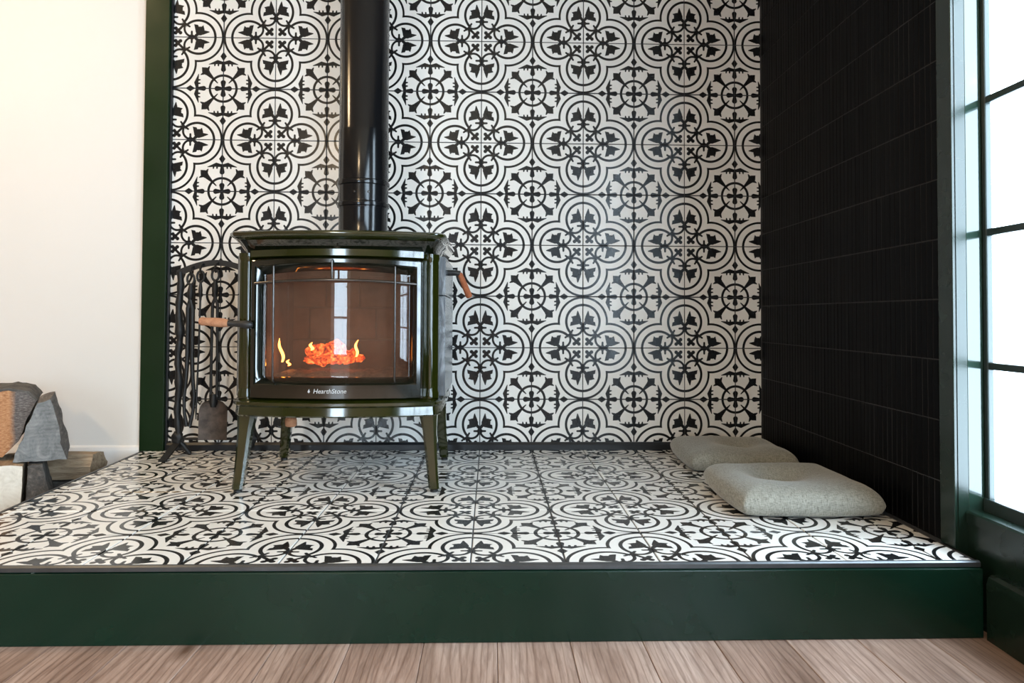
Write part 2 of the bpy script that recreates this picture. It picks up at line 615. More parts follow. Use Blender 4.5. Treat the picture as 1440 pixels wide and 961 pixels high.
def link(name, me, parent=None, bevel=0.0, seg=2):
    o = bpy.data.objects.new(name, me)
    COL.objects.link(o)
    if parent:
        o.parent = parent
    if bevel:
        b = o.modifiers.new('edge', 'BEVEL')
        b.width, b.segments, b.limit_method, b.angle_limit = bevel, seg, 'ANGLE', math.radians(40)
        b.harden_normals = False
    return o


def build(mb, name, mats, parent=None, smooth=None, bevel=0.0, seg=2):
    if not isinstance(mats, (list, tuple)):
        mats = [mats]
    return link(name, mb.mesh(name, mats, smooth), parent, bevel, seg)


def box(name, x0, x1, y0, y1, z0, z1, mat, parent=None, bevel=0.0):
    mb = MB()
    mb.box(x0, x1, y0, y1, z0, z1)
    return build(mb, name, mat, parent, bevel=bevel)


def empty(name, loc=(0, 0, 0)):
    o = bpy.data.objects.new(name, None)
    o.empty_display_size = .05
    o.location = loc
    COL.objects.link(o)
    return o


def tag(o, label=None, cat=None, group=None, kind=None):
    if label: o['label'] = label
    if cat: o['category'] = cat
    if group: o['group'] = group
    if kind: o['kind'] = kind
    return o


def struct(o, label=None, cat=None):
    return tag(o, label, cat, kind='structure')


def on_right_wall(o):
    o.location = RW_LOC
    o.rotation_euler = (0, 0, RW_ANG)
    return o


# ------------------------------------------------------------------ room shell
T = 0.203
WZ0 = 1.618 + HZ                                # height of the tile joint 'row 0' on the back wall
FY0 = -1.0561                                   # depth of the first tile joint on the hearth
POST_X0, POST_X1 = -1.308, -1.216

mb = MB()
mb.box(ROOM_L - .1, 1.35, .010, .15, -.05, ROOM_H)
wall_back = struct(build(mb, 'wall_back', M['white']), 'back wall, white paint on one side, patterned tile behind the stove', 'wall')
box('grout_bed', POST_X1 - .05, 1.20, .0025, .0105, HZ - .02, ROOM_H, M['grout'], wall_back)
box('plaster', ROOM_L - .05, POST_X0 + .03, -.002, .0105, -.02, ROOM_H, M['white'], wall_back)
struct(box('ceiling', ROOM_L - .1, 1.35, ROOM_F - .1, .15, ROOM_H, ROOM_H + .1, M['ceiling']), 'plain warm tan ceiling', 'ceiling')
struct(box('wall_left', ROOM_L - .12, ROOM_L, ROOM_F, .01, -.05, ROOM_H, M['tan_wall']), 'plain tan side wall', 'wall')
mb = MB()
mb.box(ROOM_L - .1, DOOR_X0, ROOM_F - .12, ROOM_F, -.05, ROOM_H)
mb.box(DOOR_X1, 1.35, ROOM_F - .12, ROOM_F, -.05, ROOM_H)
mb.box(DOOR_X0, DOOR_X1, ROOM_F - .12, ROOM_F, DOOR_Z1, ROOM_H)
struct(build(mb, 'wall_front', M['tan_wall']), 'plain tan wall with a white glazed door', 'wall')

# skirting of the white wall
mb = MB()
prof = [(0, 0), (-.014, 0), (-.014, .160), (-.011, .172), (-.004, .178), (0, .178)]
mb.loft([[(x, y - .002, z) for y, z in prof] for x in (ROOM_L, POST_X0 + .01)])
struct(build(mb, 'baseboard_back', M['white_trim']), 'low white skirting board under the white wall', 'baseboard')

# dark green upright between white wall and tile
struct(box('trim_1', POST_X0, POST_X1, -.024, .008, 0, ROOM_H, M['green_wall'], bevel=.002), 'dark green painted upright board between white wall and patterned tile', 'trim')
struct(box('trim_2', POST_X1, POST_X1 + .007, -.010, .006, HZ, ROOM_H, M['black_trim'], bevel=.001), 'thin black edge strip along the patterned wall tile', 'trim')
# black skirting along the bottom of the tile
mb = MB()
prof = [(0, 0), (-.016, 0), (-.016, .022), (-.010, .031), (0, .031)]
mb.loft([[(x, y + .001, z + HZ - .001) for y, z in prof] for x in (POST_X1 + .007, 1.125)])
struct(build(mb, 'baseboard_hearth', M['black_trim'], smooth=30), 'black moulding between patterned wall tile and tiled hearth', 'baseboard')


# ------------------------------------------------------------------ patterned tiles
GAP = 0.0017
_tile_cache = {}


def tile_mesh(quad, flip, depth=.0085):
    """quad: four corners (u,v) in 0..1 of one tile; flip: which corner holds the clover. Lies in XY, face up at z=0"""
    key = (tuple((round(a, 4), round(b, 4)) for a, b in quad), flip, depth)
    if key in _tile_cache:
        return _tile_cache[key]
    n = len(quad)
    cxm = sum(q[0] for q in quad) / n
    cym = sum(q[1] for q in quad) / n

    def ins(d):
        r = []
        for a, b in quad:
            r.append((a - math.copysign(d / T, a - cxm), b - math.copysign(d / T, b - cym)))
        return r
    l0, l1 = ins(GAP), ins(GAP + .0011)
    P = [(a * T, b * T, -depth) for a, b in l0] + [(a * T, b * T, -.0010) for a, b in l0] + [(a * T, b * T, 0) for a, b in l1]
    uvs = l0 + l0 + l1
    F = [tuple(range(2 * n, 3 * n))]
    for k in (0, 1):
        for i in range(n):
            j = (i + 1) % n
            F.append((k * n + i, k * n + j, (k + 1) * n + j, (k + 1) * n + i))
    me = bpy.data.meshes.new('tile')
    me.from_pydata(P, [], F)
    ul = me.uv_layers.new(name='UVMap')
    for li, lp in enumerate(me.loops):
        a, b = uvs[lp.vertex_index]
        if flip[0]: a = 1 - a
        if flip[1]: b = 1 - b
        ul.data[li].uv = (a, b)
    me.materials.append(M['tile'])
    me.update()
    _tile_cache[key] = me
    return me


def wall_tiles():
    rx = Matrix.Rotation(PI / 2, 4, 'X')           # tile XY -> wall XZ, face to -Y
    for i in range(-6, 6):
        for k in range(-4, 9):
            z0 = WZ0 - (k + 1) * T
            x0 = i * T
            u0 = max(0, (POST_X1 + .006 - x0) / T)
            u1 = min(1, (1.135 - x0) / T)
            v0 = max(0, (HZ + .002 - z0) / T)
            v1 = min(1, (ROOM_H - z0) / T)
            if u1 - u0 < .02 or v1 - v0 < .02:
                continue
            flip = (i % 2 != 0, k % 2 == 0)        # clover corners: even column, even row counted downwards
            # row k lies between joints k (top) and k+1 (bottom): clover at the bottom when k is odd
            me = tile_mesh(((u0, v0), (u1, v0), (u1, v1), (u0, v1)), flip)
            o = link('tile', me, wall_back)
            o.matrix_basis = Matrix.Translation((x0, random.uniform(-.0003, .0003), z0)) @ rx


wall_tiles()

# ------------------------------------------------------------------ hearth platform
HF = -1.258                                        # front of the tiles


def hl(y):                                         # left rim of the hearth, a little out of square
    return -1.304 - y * .052


hearth = empty('hearth_platform', (0, 0, 0))
tag(hearth, 'raised hearth platform of black and white patterned tile with dark green front board', 'hearth')
mb = MB()
poly_h = [(hl(0) + .012, -.003), (hl(HF) + .012, HF), (1.10, HF), (1.118, -.003)]
mb.loft([[(x, y, z) for x, y in poly_h] for z in (0, HZ - .003)])
build(mb, 'mortar_bed', M['floor_grout'], hearth)
for i in range(-7, 6):
    for r in range(-1, 6):
        x0, y0 = i * T, FY0 + r * T
        v0 = max(0, (HF + .001 - y0) / T)
        v1 = min(1, (-.004 - y0) / T)
        if v1 - v0 < .03:
            continue
        ul0 = (hl(y0 + v0 * T) + .011 - x0) / T
        ul1 = (hl(y0 + v1 * T) + .011 - x0) / T
        ur0 = (1.1185 + .0175 * (y0 + v0 * T) - .009 - x0) / T
        ur1 = (1.1185 + .0175 * (y0 + v1 * T) - .009 - x0) / T
        a0, a1 = max(0, ul0), max(0, ul1)
        b0, b1 = min(1, ur0), min(1, ur1)
        if max(b0 - a0, b1 - a1) < .02:
            continue
        a0, a1 = min(a0, b0 - .01), min(a1, b1 - .01)
        flip = (i % 2 != 0, r % 2 == 0)
        me = tile_mesh(((a0, v0), (b0, v0), (b1, v1), (a1, v1)), flip)
        o = link('tile', me, hearth)
        o.location = (x0, y0, HZ + random.uniform(-.0004, .0002))
# metal edge strips and the painted boards
mb = MB()
for (x0, y0), (x1, y1) in (((hl(-.003), -.003), (hl(HF - .010), HF - .010)),):
    mb.loft([[(x, y, HZ - .012), (x + .012, y, HZ - .012), (x + .012, y, HZ + .0015), (x + .004, y, HZ + .0015), (x, y, HZ - .002)] for x, y in ((x0, y0), (x1, y1))])
build(mb, 'edge_strip', M['steel_trim'], hearth)
mb = MB()
mb.loft([[(x, HF - .010, HZ - .011), (x, HF, HZ - .011), (x, HF, HZ + .001), (x, HF - .006, HZ + .001), (x, HF - .010, HZ - .002)] for x in (hl(HF), 1.097)])
build(mb, 'edge_strip', M['steel_trim'], hearth)
mb = MB()
mb.box(hl(HF), 1.0965, HF - .018, HF - .001, .0005, HZ - .0125)
build(mb, 'front_board', M['fascia'], hearth, bevel=.0015)
mb = MB()
mb.loft([[(hl(y), y, .0005), (hl(y) + .012, y, .0005), (hl(y) + .012, y, HZ - .0125), (hl(y), y, HZ - .0125)] for y in (-.027, HF - .001)])
build(mb, 'side_board', M['fascia'], hearth, bevel=.0015)

# ------------------------------------------------------------------ wood floor, each plank a piece
floor = struct(box('floor', ROOM_L - .05, 1.30, ROOM_F, .01, -.03, -.011, M['underlay']), 'oak-look plank floor in front of the hearth', 'floor')
PW, PL = 0.153, 1.28
px0 = .057 - 29 * PW
col_i = 0
_pm = {}


def plank_mesh(w, l):
    k = (round(w, 3), round(l, 3))
    if k not in _pm:
        mb = MB()
        g, e = .0005, .0014
        mb.loft([[(g, g, -.011), (w - g, g, -.011), (w - g, l - g, -.011), (g, l - g, -.011)],
                 [(g, g, -e), (w - g, g, -e), (w - g, l - g, -e), (g, l - g, -e)],
                 [(g + e, g + e, 0), (w - g - e, g + e, 0), (w - g - e, l - g - e, 0), (g + e, l - g - e, 0)]])
        _pm[k] = mb.mesh('plank', [M['plank']])
    return _pm[k]


x = px0
while x < 1.15:
    w = PW
    x1 = min(x + w, 1.118)
    y = ROOM_F + .01 - random.choice((0.0, .31, .62, .94)) * 1.0
    off = random.uniform(0, PL)
    ytop = -.01 if x < -1.30 else HF + .03
    y = ytop - ([.70, .55, .92, .62, .80, .51][col_i % 6] + (1.2 if x < -1.30 else .35))
    first = True
    yhi = ytop
    while yhi > ROOM_F + .05:
        ylo = max(y, ROOM_F + .01)
        o = link('plank', plank_mesh(round(x1 - x, 3), round(yhi - ylo, 3)), floor)
        o.location = (x, ylo, 0)
        yhi = ylo
        y = ylo - PL
    x += w
    col_i += 1

# ------------------------------------------------------------------ right wall: black finger tiles, casing, window
WT = .082
mb = MB()
mb.box(.004, WT, -1.19, .02, 0, ROOM_H)
wall_right = struct(on_right_wall(build(mb, 'wall_right', M['green'])), 'side wall of black finger tile beside the hearth', 'wall')
mb = MB()
cuts = [1.19]
for s0, s1, n in WINS:
    if s0 > cuts[-1] + .01:
        mb.box(.024, WT, -s0, -cuts[-1], 0, ROOM_H)
    mb.box(.024, WT, -s1, -s0, 0, WIN_Z0 - .02)
    mb.box(.024, WT, -s1, -s0, WIN_Z1 + .03, ROOM_H)
    cuts.append(s1)
mb.box(.024, WT, ROOM_F, -cuts[-1], 0, ROOM_H)
struct(on_right_wall(build(mb, 'wall_window', M['green'])), 'dark green side wall holding the windows', 'wall')
box('grout_bed', -.0016, .0045, -1.134, -.001, HZ - .02, ROOM_H - .001, M['kit_grout'], wall_right)
KW, KH, KZ = .0224, .1425, .301


def kit_verts(w, h):
    g, e = .0009, .0011
    o0 = [(.003, -g, g), (.003, -w + g, g), (.003, -w + g, h - g), (.003, -g, h - g)]
    o1 = [(-.0015, -g, g), (-.0015, -w + g, g), (-.0015, -w + g, h - g), (-.0015, -g, h - g)]
    o2 = [(-.003, -g - e, g + e), (-.003, -w + g + e, g + e), (-.003, -w + g + e, h - g - e), (-.003, -g - e, h - g - e)]
    return [o0, o1, o2]


mbk = MB()
mbk.loft(kit_verts(KW, KH))
kit_me = mbk.mesh('finger_tile', [M['kit']])
stuff = MB()
ncol = int(1.133 / KW)
rows = range(-1, 16)
vis = []
for c in range(ncol):
    for r in rows:
        vis.append((c, r))
near = set(sorted([p for p in vis if -1 <= p[1] <= 8], key=lambda p: (-p[0], p[1]))[:300])
for c, r in vis:
    s, z = .0015 + c * KW + (1.133 - ncol * KW), KZ + r * KH
    if r == -1:
        z0 = HZ + .003
        loops = kit_verts(KW, KZ - z0)
        z = z0
        loops = [[(a, b, cc) for a, b, cc in l] for l in loops]
    else:
        if z + KH > ROOM_H:
            continue
        loops = None
    jit = random.uniform(-.0004, .0004)
    if (c, r) in near and loops is None:
        o = link('finger_tile', kit_me, wall_right)
        o.location = (jit, -s, z)
        o.rotation_euler = (random.uniform(-.003, .003), 0, random.uniform(-.025, .025))
    elif (c, r) in near:
        if 'cut' not in _pm:
            mbc = MB()
            mbc.loft(loops)
            _pm['cut'] = mbc.mesh('finger_tile', [M['kit']])
        o = link('finger_tile', _pm['cut'], wall_right)
        o.location = (jit, -s, z)
    else:
        for_l = [[(a + jit, b - s, cc + z) for a, b, cc in l] for l in (loops or kit_verts(KW, KH))]
        stuff.loft(for_l)
tag(build(stuff, 'finger_tile_field', M['kit'], wall_right), kind='stuff')

# casing and jamb boards of the window
tr = struct(on_right_wall(box('trim_3', -.004, .022, -1.188, -1.1355, HZ + .001, ROOM_H, M['green'], bevel=.0015)), 'dark green casing board between black finger tile and window', 'trim')
jm = struct(on_right_wall(box('trim_4', .0265, .079, -1.1905, -1.150, WIN_Z0 - .002, WIN_Z1 + .03, M['jamb'], bevel=.0015)), 'green window jamb facing the room beside the panes', 'trim')

SX0, SX1 = .064, .080
bar_w = .017
zb = [.273 + .303 * k for k in range(7)]


def window(name, label, WS0, WS1, ns):
    win = struct(on_right_wall(empty(name)), label, 'window')

    def wb(nm, x0, x1, s0, s1, z0, z1, mat='sash', bev=.003):
        return box(nm, x0, x1, -s1, -s0, z0, z1, M[mat], win, bevel=bev)
    wb('stile', SX0, SX1, WS0, WS0 + .013, WIN_Z0, WIN_Z1)
    wb('stile', SX0, SX1, WS1 - .026, WS1, WIN_Z0, WIN_Z1)
    wb('bottom_rail', SX0 - .004, SX1, WS0, WS1, WIN_Z0 - .002, .277)
    wb('top_rail', SX0, SX1, WS0, WS1, zb[6] - .01, WIN_Z1 + .03)
    for z in zb[1:6]:
        wb('glazing_bar', SX0 + .001, SX1 - .001, WS0 + .013, WS1 - .026, z - bar_w / 2, z + bar_w / 2)
    ps = (WS1 - WS0 - .039) / ns
    for k in range(1, ns):
        s = WS0 + .013 + ps * k
        w = .03 if k % 4 == 0 else bar_w / 2
        wb('glazing_bar', SX0 + (.001 if k % 4 else 0), SX1 - .001, s - w, s + w, .277, zb[6] - .01)
    mb = MB()
    mb.box(.0715, .0735, -ps + .002, -.002, .004, .299)
    pane_me = mb.mesh('pane', [M['pane']])
    for k in range(ns):
        for j in range(6):
            o = link('pane', pane_me, win)
            o.location = (0, -(WS0 + .013 + ps * k), zb[j])
    mb = MB()
    prof = [(.020, WIN_Z0 - .022), (.020, WIN_Z0 + .000), (.024, WIN_Z0 + .004), (.068, WIN_Z0 + .003), (.068, WIN_Z0 - .022)]
    mb.loft([[(x, -s, z) for x, z in prof] for s in (WS0 + .001, WS1)])
    build(mb, 'window_sill', M['green'], win)


window('window_1', 'narrow tall window with dark green glazing bars beside the hearth', *WINS[0])
window('window_2', 'wide multi-pane window with dark green glazing bars further along the wall', *WINS[1])
mb = MB()
prof = [(0, 0), (-.0, .118), (.004, .132), (.012, .138), (.0245, .138), (.0245, 0)]
mb.loft([[(x, -s, z) for x, z in prof] for s in (1.284, 6.3)])
struct(on_right_wall(build(mb, 'baseboard_right', M['green'])), 'dark green skirting board below the window', 'baseboard')

# glazed door behind the viewer (lights the room and shows in the stove's glass)
dr = struct(empty('door_1', (0, ROOM_F, 0)), 'white glazed door in the wall facing the stove', 'door')
mb = MB()
mb.box(DOOR_X0, DOOR_X0 + .06, -.11, .012, 0, DOOR_Z1)
mb.box(DOOR_X1 - .06, DOOR_X1, -.11, .012, 0, DOOR_Z1)
mb.box(DOOR_X0 + .06, DOOR_X1 - .06, -.11, .012, DOOR_Z1 - .06, DOOR_Z1)
build(mb, 'door_frame', M['white_trim'], dr, bevel=.003)
lw = DOOR_X1 - DOOR_X0 - .12
for k in range(1):
    x0 = DOOR_X0 + .06 + k * lw + .002
    x1 = x0 + lw - .004
    mb = MB()
    z1 = DOOR_Z1 - .063
    mb.box(x0, x0 + .10, -.07, -.03, .006, z1)
    mb.box(x1 - .10, x1, -.07, -.03, .006, z1)
    mb.box(x0 + .10, x1 - .10, -.07, -.03, .006, .25)
    mb.box(x0 + .10, x1 - .10, -.07, -.03, z1 - .12, z1)
    for q in range(1, 4):
        zz = .25 + q * (z1 - .37) / 4
        mb.box(x0 + .10, x1 - .10, -.062, -.038, zz - .012, zz + .012)
    leaf = build(mb, 'door_leaf', M['white_trim'], dr, bevel=.002)
    pn = box('pane', x0 + .10, x1 - .10, -.052, -.048, .25, z1 - .12, M['pane'], leaf)
    hx = x1 - .05 if k == 0 else x0 + .05
    mb = MB()
    mb.tube([(hx, -.03, 1.0), (hx, .02, 1.0), (hx + (-.10 if k == 0 else .10), .025, 1.0)], .009)
    build(mb, 'door_handle', M['brass'], leaf, smooth=40)


# ceiling lamp, warm
def ceiling_lamp(loc, power, label):
    t = empty('ceiling_lamp', loc)
    tag(t, label, 'lamp', 'warm ceiling lamps')
    mb = MB()
    mb.lathe([(.0, 0), (.15, 0), (.15, -.025), (.0, -.025)], n=40)
    build(mb, 'base', M['brass'], t, smooth=40)
    mb = MB()
    mb.lathe([(.135, -.025), (.16, -.05), (.14, -.085), (.09, -.11), (.0, -.12)], n=40)
    build(mb, 'shade', M['lamp_glass'], t, smooth=50)
    d = bpy.data.lights.new('lamp_light', 'AREA')
    d.shape = 'DISK'
    d.size = .26
    d.energy = power
    d.color = (1, .72, .42)
    lo = bpy.data.objects.new('lamp_light', d)
    lo.location = (0, 0, -.125)
    lo.parent = t
    COL.objects.link(lo)


ceiling_lamp((-2.0, -.95, ROOM_H), 11, 'warm glass dome lamp on the ceiling above the firewood')
ceiling_lamp((-1.25, -4.4, ROOM_H), 60, 'added warm fill lamp on the ceiling near the glazed door')  # unseen fill lamp, added to warm the light on wall and corner

# ------------------------------------------------------------------ wood stove
SXC = -.415
SF, SB, BOW = -.655, -.185, .050
HWID = .300


def fy(dx, hw=HWID):
    return SF - BOW * (1 - min(1.0, (dx / hw)) ** 2)


stove = empty('wood_stove', (SXC, -.43, HZ + .0012))
tag(stove, 'dark olive enamel cast-iron wood stove with a lit fire behind glass', 'stove')
OFF = Vector((SXC, -.43, HZ))


def spart(mb, name, mats, parent=None, smooth=None, bevel=0.0, seg=2):
    """geometry given in stove coordinates (dx from the middle, world y, world z)"""
    p = parent or stove
    mb.v = [(v[0], v[1] + .43, v[2] - HZ) for v in mb.v]
    return build(mb, name, mats, p, smooth, bevel, seg)


NB = 24


def bow_strip(mb, x0, x1, sect, hw=HWID, arch=0.0, n=NB):
    """sweep a cross-section (list of (dy, z)) across the bowed front; arch lifts the middle"""
    loops = []
    for k in range(n + 1):
        dx = x0 + (x1 - x0) * k / n
        a = arch * (1 - (dx / hw) ** 2)
        loops.append([(dx, fy(dx, hw) + dy, z + a) for dy, z in sect])
    mb.loft(loops)


# top plate: bowed front edge, clipped corners, moulded rim below
def top_outline(gx, gf, zz):
    pts = []
    hw = HWID + gx
    for k in range(21):
        dx = -hw + .02 + (2 * hw - .04) * k / 20
        pts.append((dx, SF - gf - BOW * (1 - (dx / hw) ** 2), zz))
    pts.append((hw, SF - gf + .025, zz))
    pts.append((hw, SB + .02, zz))
    pts.append((hw - .02, SB + .035, zz))
    pts.append((-hw + .02, SB + .035, zz))
    pts.append((-hw, SB + .02, zz))
    pts.append((-hw, SF - gf + .025, zz))
    return pts


mb = MB()
mb.loft([top_outline(.006, .012, .905), top_outline(.013, .024, .913), top_outline(.019, .031, .918), top_outline(.020, .032, .925), top_outline(.016, .028, .9295), top_outline(.0, .012, .931)])
spart(mb, 'top_plate', M['enamel'], smooth=50)
mb = MB()
mb.loft([top_outline(-.012, -.012, .866), top_outline(-.010, -.008, .878), top_outline(-.002, .002, .893), top_outline(.006, .012, .9048)])
spart(mb, 'cornice', M['enamel_shaded'], smooth=50)

# bottom rim and apron
mb = MB()
mb.loft([top_outline(.004, .008, .386), top_outline(.006, .011, .390), top_outline(.004, .009, .414), top_outline(.010, .017, .420), top_outline(.010, .017, .428), top_outline(.000, .004, .436), top_outline(-.02, -.02, .437)])
spart(mb, 'base_rim', M['enamel'], smooth=35)

# front corner posts
for sgn in (-1, 1):
    mb = MB()
    cxp, cyp = sgn * .272, SF + .018
    prof = []
    for k in range(28):
        a = 2 * PI * k / 28
        r = .026 + .0028 * math.cos(5 * a + sgn * .4)
        prof.append((cxp + r * math.cos(a), cyp + r * math.sin(a) * 1.1))
    lv = [(.437, 1.0), (.452, 1.02), (.462, .9), (.47, .94), (.835, .94), (.845, .9), (.853, 1.02), (.868, 1.0)]
    mb.loft([[(cxp + (x - cxp) * s, cyp + (y - cyp) * s, z) for x, y in prof] for z, s in lv])
    spart(mb, 'corner_post', M['enamel'], smooth=45)

# soapstone sides, two slabs each; back and firebox
for sgn in (-1, 1):
    for z0, z1 in ((.4375, .7445), (.7465, .866)):
        mb = MB()
        xo = sgn * (HWID + .016)
        xi = sgn * (HWID - .024)
        mb.box(min(xo, xi), max(xo, xi), SF + .047, SB - .004, z0, z1)
        spart(mb, 'side_stone', M['soapstone'], bevel=.004)
mb = MB()
mb.box(-HWID + .004, HWID - .004, SB - .0035, SB + .012, .4375, .866)
spart(mb, 'back_panel', M['cast'], bevel=.003)
mb = MB()
fx, fb, f0, f1 = .232, -.30, .487, .842
mb.box(-fx - .02, -fx, SF + .034, fb, f0 - .02, f1)
mb.box(fx, fx + .02, SF + .034, fb, f0 - .02, f1)
mb.box(-fx - .02, fx + .02, fb, fb + .025, f0 - .02, f1)
mb.box(-fx, fx, SF + .034, fb, f0 - .02, f0)
mb.box(-fx - .02, fx + .02, SF + .034, fb + .025, f1, f1 + .018)
spart(mb, 'firebox', M['liner'])
# brick courses of the lining
for zc in range(3):
    for xc in range(4):
        w = fx * 2 / 4
        mb = MB()
        o_ = (w / 2 if zc % 2 else 0)
        xa = max(-fx + xc * w - o_, -fx) + .002
        xb = min(-fx + (xc + 1) * w - o_, fx) - .002
        mb.box(xa, xb, fb - .012, fb - .0005, f0 + .002 + zc * .112, f0 + .110 + zc * .112)
        spart(mb, 'fire_brick', M['liner'], bevel=.003)

# front: rails above and below the door
mb = MB()
bow_strip(mb, -.255, .255, [(.03, .848), (.004, .848), (-.004, .853), (-.004, .872), (.03, .872)], arch=.006)
spart(mb, 'front_rail', M['enamel'], smooth=40)


# door: ring loft round the glass
def door_loop(hx, z0, z1, arch, dy, nh=24, nv=8):
    pts = []
    for k in range(nh):
        dx = -hx + 2 * hx * k / nh
        pts.append((dx, fy(dx) + dy, z0))
    for k in range(nv):
        pts.append((hx, fy(hx) + dy, z0 + (z1 - z0) * k / nv))
    for k in range(nh):
        dx = hx - 2 * hx * k / nh
        pts.append((dx, fy(dx) + dy, z1 + arch * (1 - (dx / hx) ** 2)))
    for k in range(nv):
        pts.append((-hx, fy(hx) + dy, z1 - (z1 - z0) * k / nv))
    return pts


door = None
mb = MB()
mb.loft([door_loop(.252, .438, .846, .006, .030), door_loop(.252, .438, .846, .006, -.006), door_loop(.248, .442, .842, .006, -.012),
         door_loop(.238, .480, .828, .010, -.012), door_loop(.232, .486, .822, .010, -.006), door_loop(.214, .5005, .804, .012, .024), door_loop(.214, .5005, .804, .012, .032)],
        cap=False, closed=True)
door = spart(mb, 'door', M['enamel_shaded'], smooth=30)
mb = MB()
n = 24
loops = []
for k in range(n + 1):
    dx = -.216 + .432 * k / n
    a = .012 * (1 - (dx / .216) ** 2)
    y = fy(dx) + .026
    loops.append([(dx, y, .4985), (dx, y + .004, .4985), (dx, y + .004, .806 + a), (dx, y, .806 + a)])
mb.loft(loops)
spart(mb, 'door_glass', M['stove_glass'], parent=door, smooth=40)


def bar(pts, r, name):
    mb = MB()
    mb.tube(pts, r, 10)
    return spart(mb, name, M['bar'], parent=door, smooth=50)


bar([(dx, fy(dx) - .017, .776 + .010 * (1 - (dx / .236) ** 2)) for dx in [-.236 + .472 * k / 24 for k in range(25)]], .0042, 'grille_bar')
for dx, zt, zl in ((-.176, .826, .492), (.176, .826, .492), (-.004, .842, .786)):
    y = fy(dx) - .021
    p = [(dx, y + .012, zt + .003), (dx, y, zt), (dx, y, zl + .01), (dx, y + .002, zl + .003)]
    if zl < .6:
        p.append((dx, y + .014, zl - .004))
    bar(p, .0032, 'grille_bar')
bar([(-.213, fy(-.213) + .012, .80), (-.213, fy(-.213) + .012, .503)], .0025, 'glass_bead')
bar([(.213, fy(.213) + .012, .80), (.213, fy(.213) + .012, .503)], .0025, 'glass_bead')

# lettering on the door's lower rail
cu = bpy.data.curves.new('lettering', 'FONT')
cu.body = 'HearthStone'
cu.size = .0185
cu.extrude = .0006
cu.shear = .18
cu.align_x = 'CENTER'
tmp = bpy.data.objects.new('lettering_source', cu)
COL.objects.link(tmp)
bpy.context.view_layer.update()
dg = bpy.context.evaluated_depsgraph_get()
tme = bpy.data.meshes.new_from_object(tmp.evaluated_get(dg))
bpy.data.objects.remove(tmp)
tme.name = 'lettering'
tme.materials.clear()
tme.materials.append(M['silver'])
lt = link('lettering', tme, door)
lt['label'] = 'silver maker lettering on the door'
lt.matrix_basis = Matrix.Translation((-.009, fy(0) - .0125 + .43, .4575 - HZ)) @ Matrix.Rotation(PI / 2, 4, 'X')
mb = MB()
zc = .4635
mb.loft([[(-.069 + a * .0035, fy(-.06) - .0135 + d, zc + b * .006) for a, b in ((0, -1), (1, -.2), (.4, .3), (.1, 1), (-.5, .4), (-1, -.3))] for d in (0, .003)])
spart(mb, 'flame_emblem', M['silver'], parent=door)

# door handle: iron stub with a turned wooden grip that sticks out past the side
mb = MB()
hy = SF - .040
mb.lathe([(.0, .010), (.007, .008), (.0115, .0), (.0125, -.010), (.010, -.024), (.0085, -.050), (.0095, -.062)], (0, 0, 0), 20, axis='X')
mb.tube([(-.004, .0, 0), (-.004, .045, 0)], .009)
rot = Matrix.Rotation(.07, 4, 'Y')
mb.v = [tuple((rot @ Vector(v)) + Vector((-.248, hy, .655))) for v in mb.v]
hnd = spart(mb, 'door_handle', M['cast'], parent=door, smooth=50)
mb = MB()
mb.lathe([(.0, -.062), (.0105, -.062), (.013, -.075), (.0135, -.10), (.0115, -.125), (.0125, -.138), (.010, -.144), (.0, -.144)], (0, 0, 0), 20, axis='X')
mb.v = [tuple((rot @ Vector(v)) + Vector((-.248, hy, .655))) for v in mb.v]
g = spart(mb, 'door_handle_grip', M['handle_wood'], parent=door, smooth=50)
g['label'] = 'turned wooden grip'

# air lever on the right side
mb = MB()
mb.tube([(HWID - .01, -.50, .822), (HWID + .045, -.50, .822), (HWID + .056, -.50, .819)], [.010, .009, .010], 12)
spart(mb, 'air_lever', M['cast'], smooth=50)
mb = MB()
a0, a1 = Vector((HWID + .054, -.50, .822)), Vector((HWID + .088, -.505, .742))
mb.tube([a0, a0.lerp(a1, .05), a0.lerp(a1, .5), a0.lerp(a1, .94), a1], [.006, .0085, .010, .0105, .007], 16)
g = spart(mb, 'lever_grip', M['handle_red'], smooth=50)
g['label'] = 'red-brown wooden lever grip'
mb = MB()
mb.lathe([(.0, .388), (.012, .388), (.012, .372), (.016, .370), (.0175, .360), (.0165, .346), (.010, .343), (.0, .343)], (-.152, -.60, 0), 20)
spart(mb, 'ash_knob', M['handle_wood'], smooth=50)
# lug on the side, under the top
mb = MB()
mb.tube([(HWID - .006, -.38, .845), (HWID + .012, -.38, .842), (HWID + .012, -.38, .830), (HWID - .004, -.38, .826)], .005)
spart(mb, 'side_lug', M['cast'], smooth=50)

# legs: tapered, flared at the foot, little levelling pads
for sx in (-1, 1):
    for yy, fr in ((SF + .02, 1), (SB - .03, 0)):
        mb = MB()
        lv = [(.402, 0, 1.45), (.375, .003, 1.25), (.34, .007, 1.02), (.27, .013, .88), (.20, .020, .78), (.170, .024, .76)]
        loops = []
        for z, o_, s in lv:
            cx_ = sx * (.268 + o_ * .9)
            cy_ = yy + (-o_ if fr else o_) * .9
            w = .020 * s
            q = [(-w, -w * .6), (-w * .6, -w), (w * .6, -w), (w, -w * .6), (w, w * .6), (w * .6, w), (-w * .6, w), (-w, w * .6)]
            loops.append([(cx_ + a, cy_ + b, z) for a, b in q])
        mb.loft(loops)
        leg = spart(mb, 'leg', M['enamel'], smooth=30)
        mb = MB()
        mb.lathe([(.0, HZ), (.012, HZ), (.012, HZ + .006), (.007, HZ + .011)], (sx * (.268 + .0216), yy + (-.0216 if fr else .0216), 0), 16)
        spart(mb, 'foot_pad', M['cast'], parent=leg, smooth=40)

